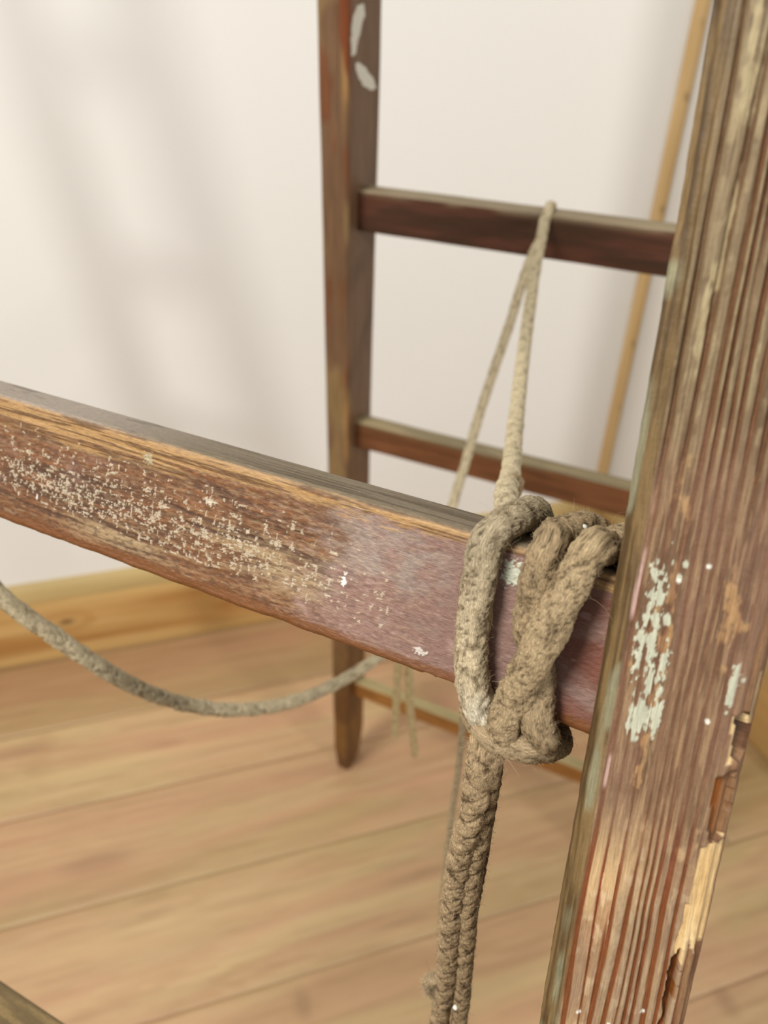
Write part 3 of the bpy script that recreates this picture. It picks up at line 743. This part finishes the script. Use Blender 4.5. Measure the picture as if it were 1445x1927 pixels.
    bm = bmesh.new(); bm.from_mesh(me); bmesh.ops.holes_fill(bm, edges=[e for e in bm.edges if e.is_boundary]); bmesh.ops.recalc_face_normals(bm, faces=bm.faces); bm.to_mesh(me); bm.free()
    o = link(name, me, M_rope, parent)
    if lab: o['label'] = lab
    rope_samples[key or name + str(seed)] = (C, N, B, T, R)
    return o
def hairs(name, keys, n, parent, seed, lmin=.0010, lmax=.0030, lift=.5, rad=.00005, mat=None):
    rg = np.random.RandomState(seed); V = []; Fq = []
    for _ in range(n):
        C, N, B, T, R = rope_samples[keys[rg.randint(len(keys))]]
        i = rg.randint(4, len(C) - 4); p = rg.uniform(0, 2 * math.pi); nn = math.cos(p) * N[i] + math.sin(p) * B[i]
        P = C[i] + nn * R * .93; L = rg.uniform(lmin, lmax) * (2.5 if rg.rand() < .04 else 1); d = T[i] * rg.choice([-1, 1]) * (1 - lift * rg.rand()) + nn * lift * rg.uniform(.2, 1.2) + rg.normal(0, .35, 3); d /= np.linalg.norm(d)
        cur = rg.normal(0, .55, 3); K = 5; base = len(V)
        for k_ in range(K):
            dd = d + cur * k_ * .35; dd /= np.linalg.norm(dd); a = np.cross(dd, [.2, .9, .3]); a /= np.linalg.norm(a); b_ = np.cross(dd, a); r_ = rad * (1 - .15 * k_)
            for q in range(3):
                an = q * 2.0944; V.append(P + (a * math.cos(an) + b_ * math.sin(an)) * r_)
            P = P + dd * L / (K - 1)
        for k_ in range(K - 1):
            for q in range(3): Fq.append((base + k_ * 3 + q, base + k_ * 3 + (q + 1) % 3, base + k_ * 3 + 3 + (q + 1) % 3, base + k_ * 3 + 3 + q))
    me = mesh_np(name, V, Fq, False); return tag(link(name, me, mat or M_fibre, parent), kind='stuff')

tied = empty('tied_rope', tuple(fp(-.02, -.06, .02)))
tag(tied, 'thick frayed jute rope wrapped three times round the near rung, its tails hanging', 'rope')
F1 = FR_T + RR * .92                                      # axis offset in front of the rung
def f_(x, y, o=F1): return fpx(x, y, o)
def rv(x, y, o=F1): return frc(x, y, o)
TOP = RR * .95; BOT = -FR_W - RR * .95; BK = -RR * .98
rA = rv(898, 1100)[0]; rA0 = rv(888, 1240)[0]
r_top1 = rv(960, 985)[0]; r_top2 = rv(1055, 1010)[0]; r_top3 = rv(1128, 1030)[0]
r_f1 = rv(935, 990)[0]
print('r tops', r_top1, r_top2, r_top3, rA)
# first wrap: from the back, under the rung, up the front, over the top
rope('coil', [f_(918, 1352, F1 - .0045), f_(908, 1338, F1 - .0015), f_(893, 1298, F1 + .0002), f_(886, 1230), f_(893, 1150), f_(903, 1080), f_(920, 1018, F1 - .001), fp(r_f1 - .0008, TOP - .0002, FR_T - .002),
              fp(r_f1 - .0030, TOP + .0010, FR_T * .5), fp(r_f1 - .0056, TOP - .0006, .001), fp(r_f1 - .0070, -.008, BK), fp(r_f1 - .008, -.030, BK)],
     RR, tied, 401, c1=(192, 174, 142), c2=(120, 100, 72), key='w1', pale=.016)
# second wrap
rope('coil', [fp(-.0185, -.030, BK - .001), fp(-.0190, BOT + .002, BK + .003), fp(-.0185, BOT - .0015, .008), f_(1022, 1386, F1 - .001), f_(1010, 1352, F1 + .0012), f_(1012, 1300, F1 - .0005), f_(1010, 1240, F1 - .0012), f_(1000, 1180, F1 - .0003), f_(1005, 1130), f_(1018, 1070), f_(1036, 1024, F1 - .001), fp(r_top2 + .0025, TOP, FR_T - .003),
              fp(r_top2 - .002, TOP + .001, FR_T * .45), fp(r_top2 - .0055, TOP - .001, .001), fp(r_top2 - .007, -.010, BK), fp(r_top2 - .010, -.030, BK)],
     RR * 1.0, tied, 402, c1=(158, 136, 104), c2=(100, 82, 58), key='w2')
# third wrap, lying over the second
rope('coil', [fp(-.016, -.034, BK - .004), fp(-.0155, BOT - .000, .000), fp(-.014, BOT - .0040, .010), f_(938, 1392, F1 - .002), f_(950, 1352, F1 + .0015), f_(975, 1300, F1 + .0034), f_(1003, 1242, F1 + .0052), f_(1034, 1180, F1 + .0056), f_(1064, 1122, F1 + .0040), f_(1094, 1066, F1 + .0018), f_(1118, 1030, F1 - .0002),
              fp(r_top3 - .0005, TOP + .0002, FR_T - .004), fp(r_top3 - .004, TOP + .0008, FR_T * .45), fp(r_top3 - .007, TOP - .001, .001), fp(r_top3 - .008, -.012, BK), fp(r_top3 - .008, -.032, BK)],
     RR * 1.03, tied, 403, c1=(168, 146, 112), c2=(108, 88, 62), key='w3')
# the turn that crosses underneath and becomes the tails
rope('knot', [fp(-.028, -.036, BK), fp(-.029, BOT + .001, .002), f_(1052, 1392, .012), f_(1030, 1406, .018), f_(1000, 1408, F1 - .001), f_(965, 1402, F1), f_(935, 1392, F1 + .0005), f_(912, 1372, F1 - .001), fp(rv(900, 1350)[0], BOT - .001, .008)],
     RR * .86, tied, 404, c1=(164, 142, 110), c2=(104, 86, 60), key='k1')
# hanging tails: straight down from the knot
kz = f_(912, 1390, F1 + .001)
def hang(px0, py0, o, pts):
    """polyline of pixels on the vertical plane (facing the room) through the knot"""
    P0 = f_(px0, py0, o); nn = np.array([P0[0], P0[1], 0.0]); nn /= np.linalg.norm(nn)
    return P0, nn
P0, nn = hang(915, 1400, F1 + .001, None)
def hp(x, y, dz=0.0): return hit(x, y, P0 + nn * dz, nn)
rope('hanging_strand', [hp(905, 1375, .004), hp(908, 1400, .001), hp(897, 1470, -.001), hp(890, 1530, -.001), hp(872, 1590), hp(860, 1650), hp(851, 1720), hp(843, 1790), hp(838, 1850), hp(826, 1927), hp(815, 2000), hp(800, 2100), hp(790, 2230)],
     RR * .80, tied, 405, style='braid', c1=(168, 144, 110), c2=(96, 76, 52), key='t1', rad=([0, .2, .35, 1], [1.1, 1.12, 1.0, .95]))
rope('hanging_strand', [hp(920, 1385, .002), hp(922, 1420, .001), hp(914, 1480, .0015), hp(904, 1560, .001), hp(892, 1620, .001), hp(882, 1690), hp(879, 1750), hp(874, 1820), hp(868, 1890), hp(860, 1960), hp(850, 2060), hp(842, 2160)],
     RR * .66, tied, 406, style='braid', c1=(164, 140, 106), c2=(92, 72, 50), key='t2', rad=([0, .15, .4, 1], [1.25, 1.15, 1.0, .9]))
rope('hanging_strand', [hp(928, 1392, .006), hp(931, 1440, .005), hp(922, 1500, .006), hp(913, 1560, .006), hp(900, 1640, .007), hp(886, 1720, .009)],
     RR * .5, tied, 407, style='braid', c1=(112, 90, 64), c2=(60, 46, 32), key='t3')
# frayed tuft on the left tail
rope('frayed_tuft', [hp(838, 1835), hp(822, 1842, -.001), hp(806, 1852), hp(812, 1866, -.001), hp(836, 1872)], RR * .40, tied, 408, style='braid', c1=(182, 158, 124), c2=(120, 98, 70), key='tf')
hairs('loose_fibres', ['w1', 'w2', 'w3', 'k1'], 9000, tied, 5, .0010, .0026, .12, .000045)
hairs('loose_fibres', ['w1', 'w2', 'w3', 'k1'], 4000, tied, 55, .0008, .0020, .12, .000045, M_dark)
hairs('loose_fibres', ['w1', 'w2', 'w3', 'k1'], 1200, tied, 56, .0008, .0022, .6, .00004)
hairs('loose_fibres', ['t1', 't2', 'tf'], 7000, tied, 6, .0010, .0028, .3, .00005)
hairs('loose_fibres', ['t1', 't2', 't3', 'tf'], 2500, tied, 66, .0010, .0024, .35, .00005, M_dark)
hairs('loose_fibres', ['w1', 'w2', 'w3'], 46, tied, 8, .005, .011, .9, .00003)
def speck(P, r, parent, seed, st=(1, 1, 1)):
    bm = bmesh.new(); bmesh.ops.create_icosphere(bm, subdivisions=2, radius=r)
    for vtx in bm.verts:
        k_ = 1 + .35 * (float(vn(vtx.co.x / r * 1.3, vtx.co.y / r * 1.3, vtx.co.z / r * 1.3, seed)) - .5); vtx.co = Vector((vtx.co.x * k_ * st[0], vtx.co.y * k_ * st[1], vtx.co.z * k_ * st[2])) + Vector(P)
    for f in bm.faces: f.smooth = True
    me = bpy.data.meshes.new('paint_speck'); bm.to_mesh(me); bm.free()
    return tag(link('paint_speck', me, M_speck, parent), 'white drop of paint on the rope')
speck(fpx(1094, 991, FR_T * .5 + RR * .75), .0010, tied, 3, (1.7, .9, .8))
speck(hp(857, 1896, -.0032), .0010, tied, 4)

# --- the line from the near rung over the rear rung and away to the left
line = empty('slack_rope', tuple(rp(-.25, 1.13, 0)))
tag(line, 'thin jute rope looped over the upper rear rung and sagging away to the left', 'rope')
RL = .0044
o_r = -.028 + .009 + RL                                   # in front of the rear rung
def rq(x, y, o=o_r): return rpx(x, y, o)
def cp(x, y, depth):
    """point seen at pixel (x, y) at a given distance along the view axis"""
    return CAM + ray(x, y) * depth
loop_r = rrc(1027, 420, o_r)[0]
rope('line', [fp(r_f1 - .002, -.046, BK - .010), fp(r_f1 - .001, -.015, BK - .013), cp(952, 945, .296), cp(960, 895, .345), cp(970, 800, .43), cp(982, 690, .51), cp(994, 600, .565), cp(1008, 500, .612), cp(1020, 440, .638), rq(1026, 412, o_r - .001), rp(loop_r + .001, 1.131 + RL * .9, -.028), rp(loop_r + .004, 1.131 - .006, -.028 - .009 - RL),
              cp(990, 510, .700), cp(962, 600, .705), cp(928, 700, .71), cp(902, 780, .715), cp(876, 870, .715), cp(852, 950, .71), cp(835, 1020, .70), cp(815, 1090, .685), cp(790, 1150, .665), cp(760, 1195, .645), cp(720, 1230, .620), cp(670, 1265, .595), cp(600, 1302, .560), cp(520, 1328, .525), cp(430, 1336, .490), cp(340, 1323, .460), cp(250, 1290, .430), cp(170, 1243, .405), cp(100, 1195, .388), cp(20, 1138, .370), cp(-60, 1060, .355), cp(-150, 960, .345), cp(-260, 830, .345)],
     RL, line, 420, step=.0009, nph=26, c1=(202, 186, 152), c2=(138, 120, 90), key='l1', rad=([0, .03, .06, .1, 1], [.9, .95, 1.05, 1.0, 1.0]))
rope('knot', [cp(942, 925, .33), cp(960, 905, .325), cp(975, 912, .34), cp(962, 935, .35), cp(945, 915, .345)], RL * .6, line, 421, step=.0009, nph=24, key='l2')
# small knot and two frayed ends hanging before the lowest rear rung
rope('knot', [cp(742, 1195, .640), cp(760, 1178, .632), cp(777, 1190, .64), cp(765, 1210, .652), cp(748, 1202, .642)], RL * .8, line, 424, step=.0012, nph=20, key='l3')
rope('rope_end', [cp(752, 1195, .645), cp(749, 1250, .676), cp(746, 1320, .715), cp(743, 1385, .757)], RL * .82, line, 422, step=.0012, nph=22, key='e1', c1=(202, 182, 136), c2=(150, 128, 92))
rope('rope_end', [cp(770, 1198, .645), cp(769, 1260, .68), cp(771, 1330, .72), cp(778, 1390, .76), cp(780, 1422, .785)], RL * .86, line, 423, step=.0012, nph=22, key='e2', c1=(202, 182, 136), c2=(150, 128, 92))
rope('rope_end', [cp(876, 1300, .40), cp(872, 1350, .42), cp(862, 1450, .462), cp(850, 1530, .50), cp(840, 1610, .54), cp(832, 1690, .58), cp(826, 1780, .63)], RL * .45, line, 425, step=.0012, nph=22, key='e3', c1=(172, 154, 122), c2=(132, 114, 86))
hairs('loose_fibres', ['l1'], 1200, line, 15, .001, .003, .5, .00006)
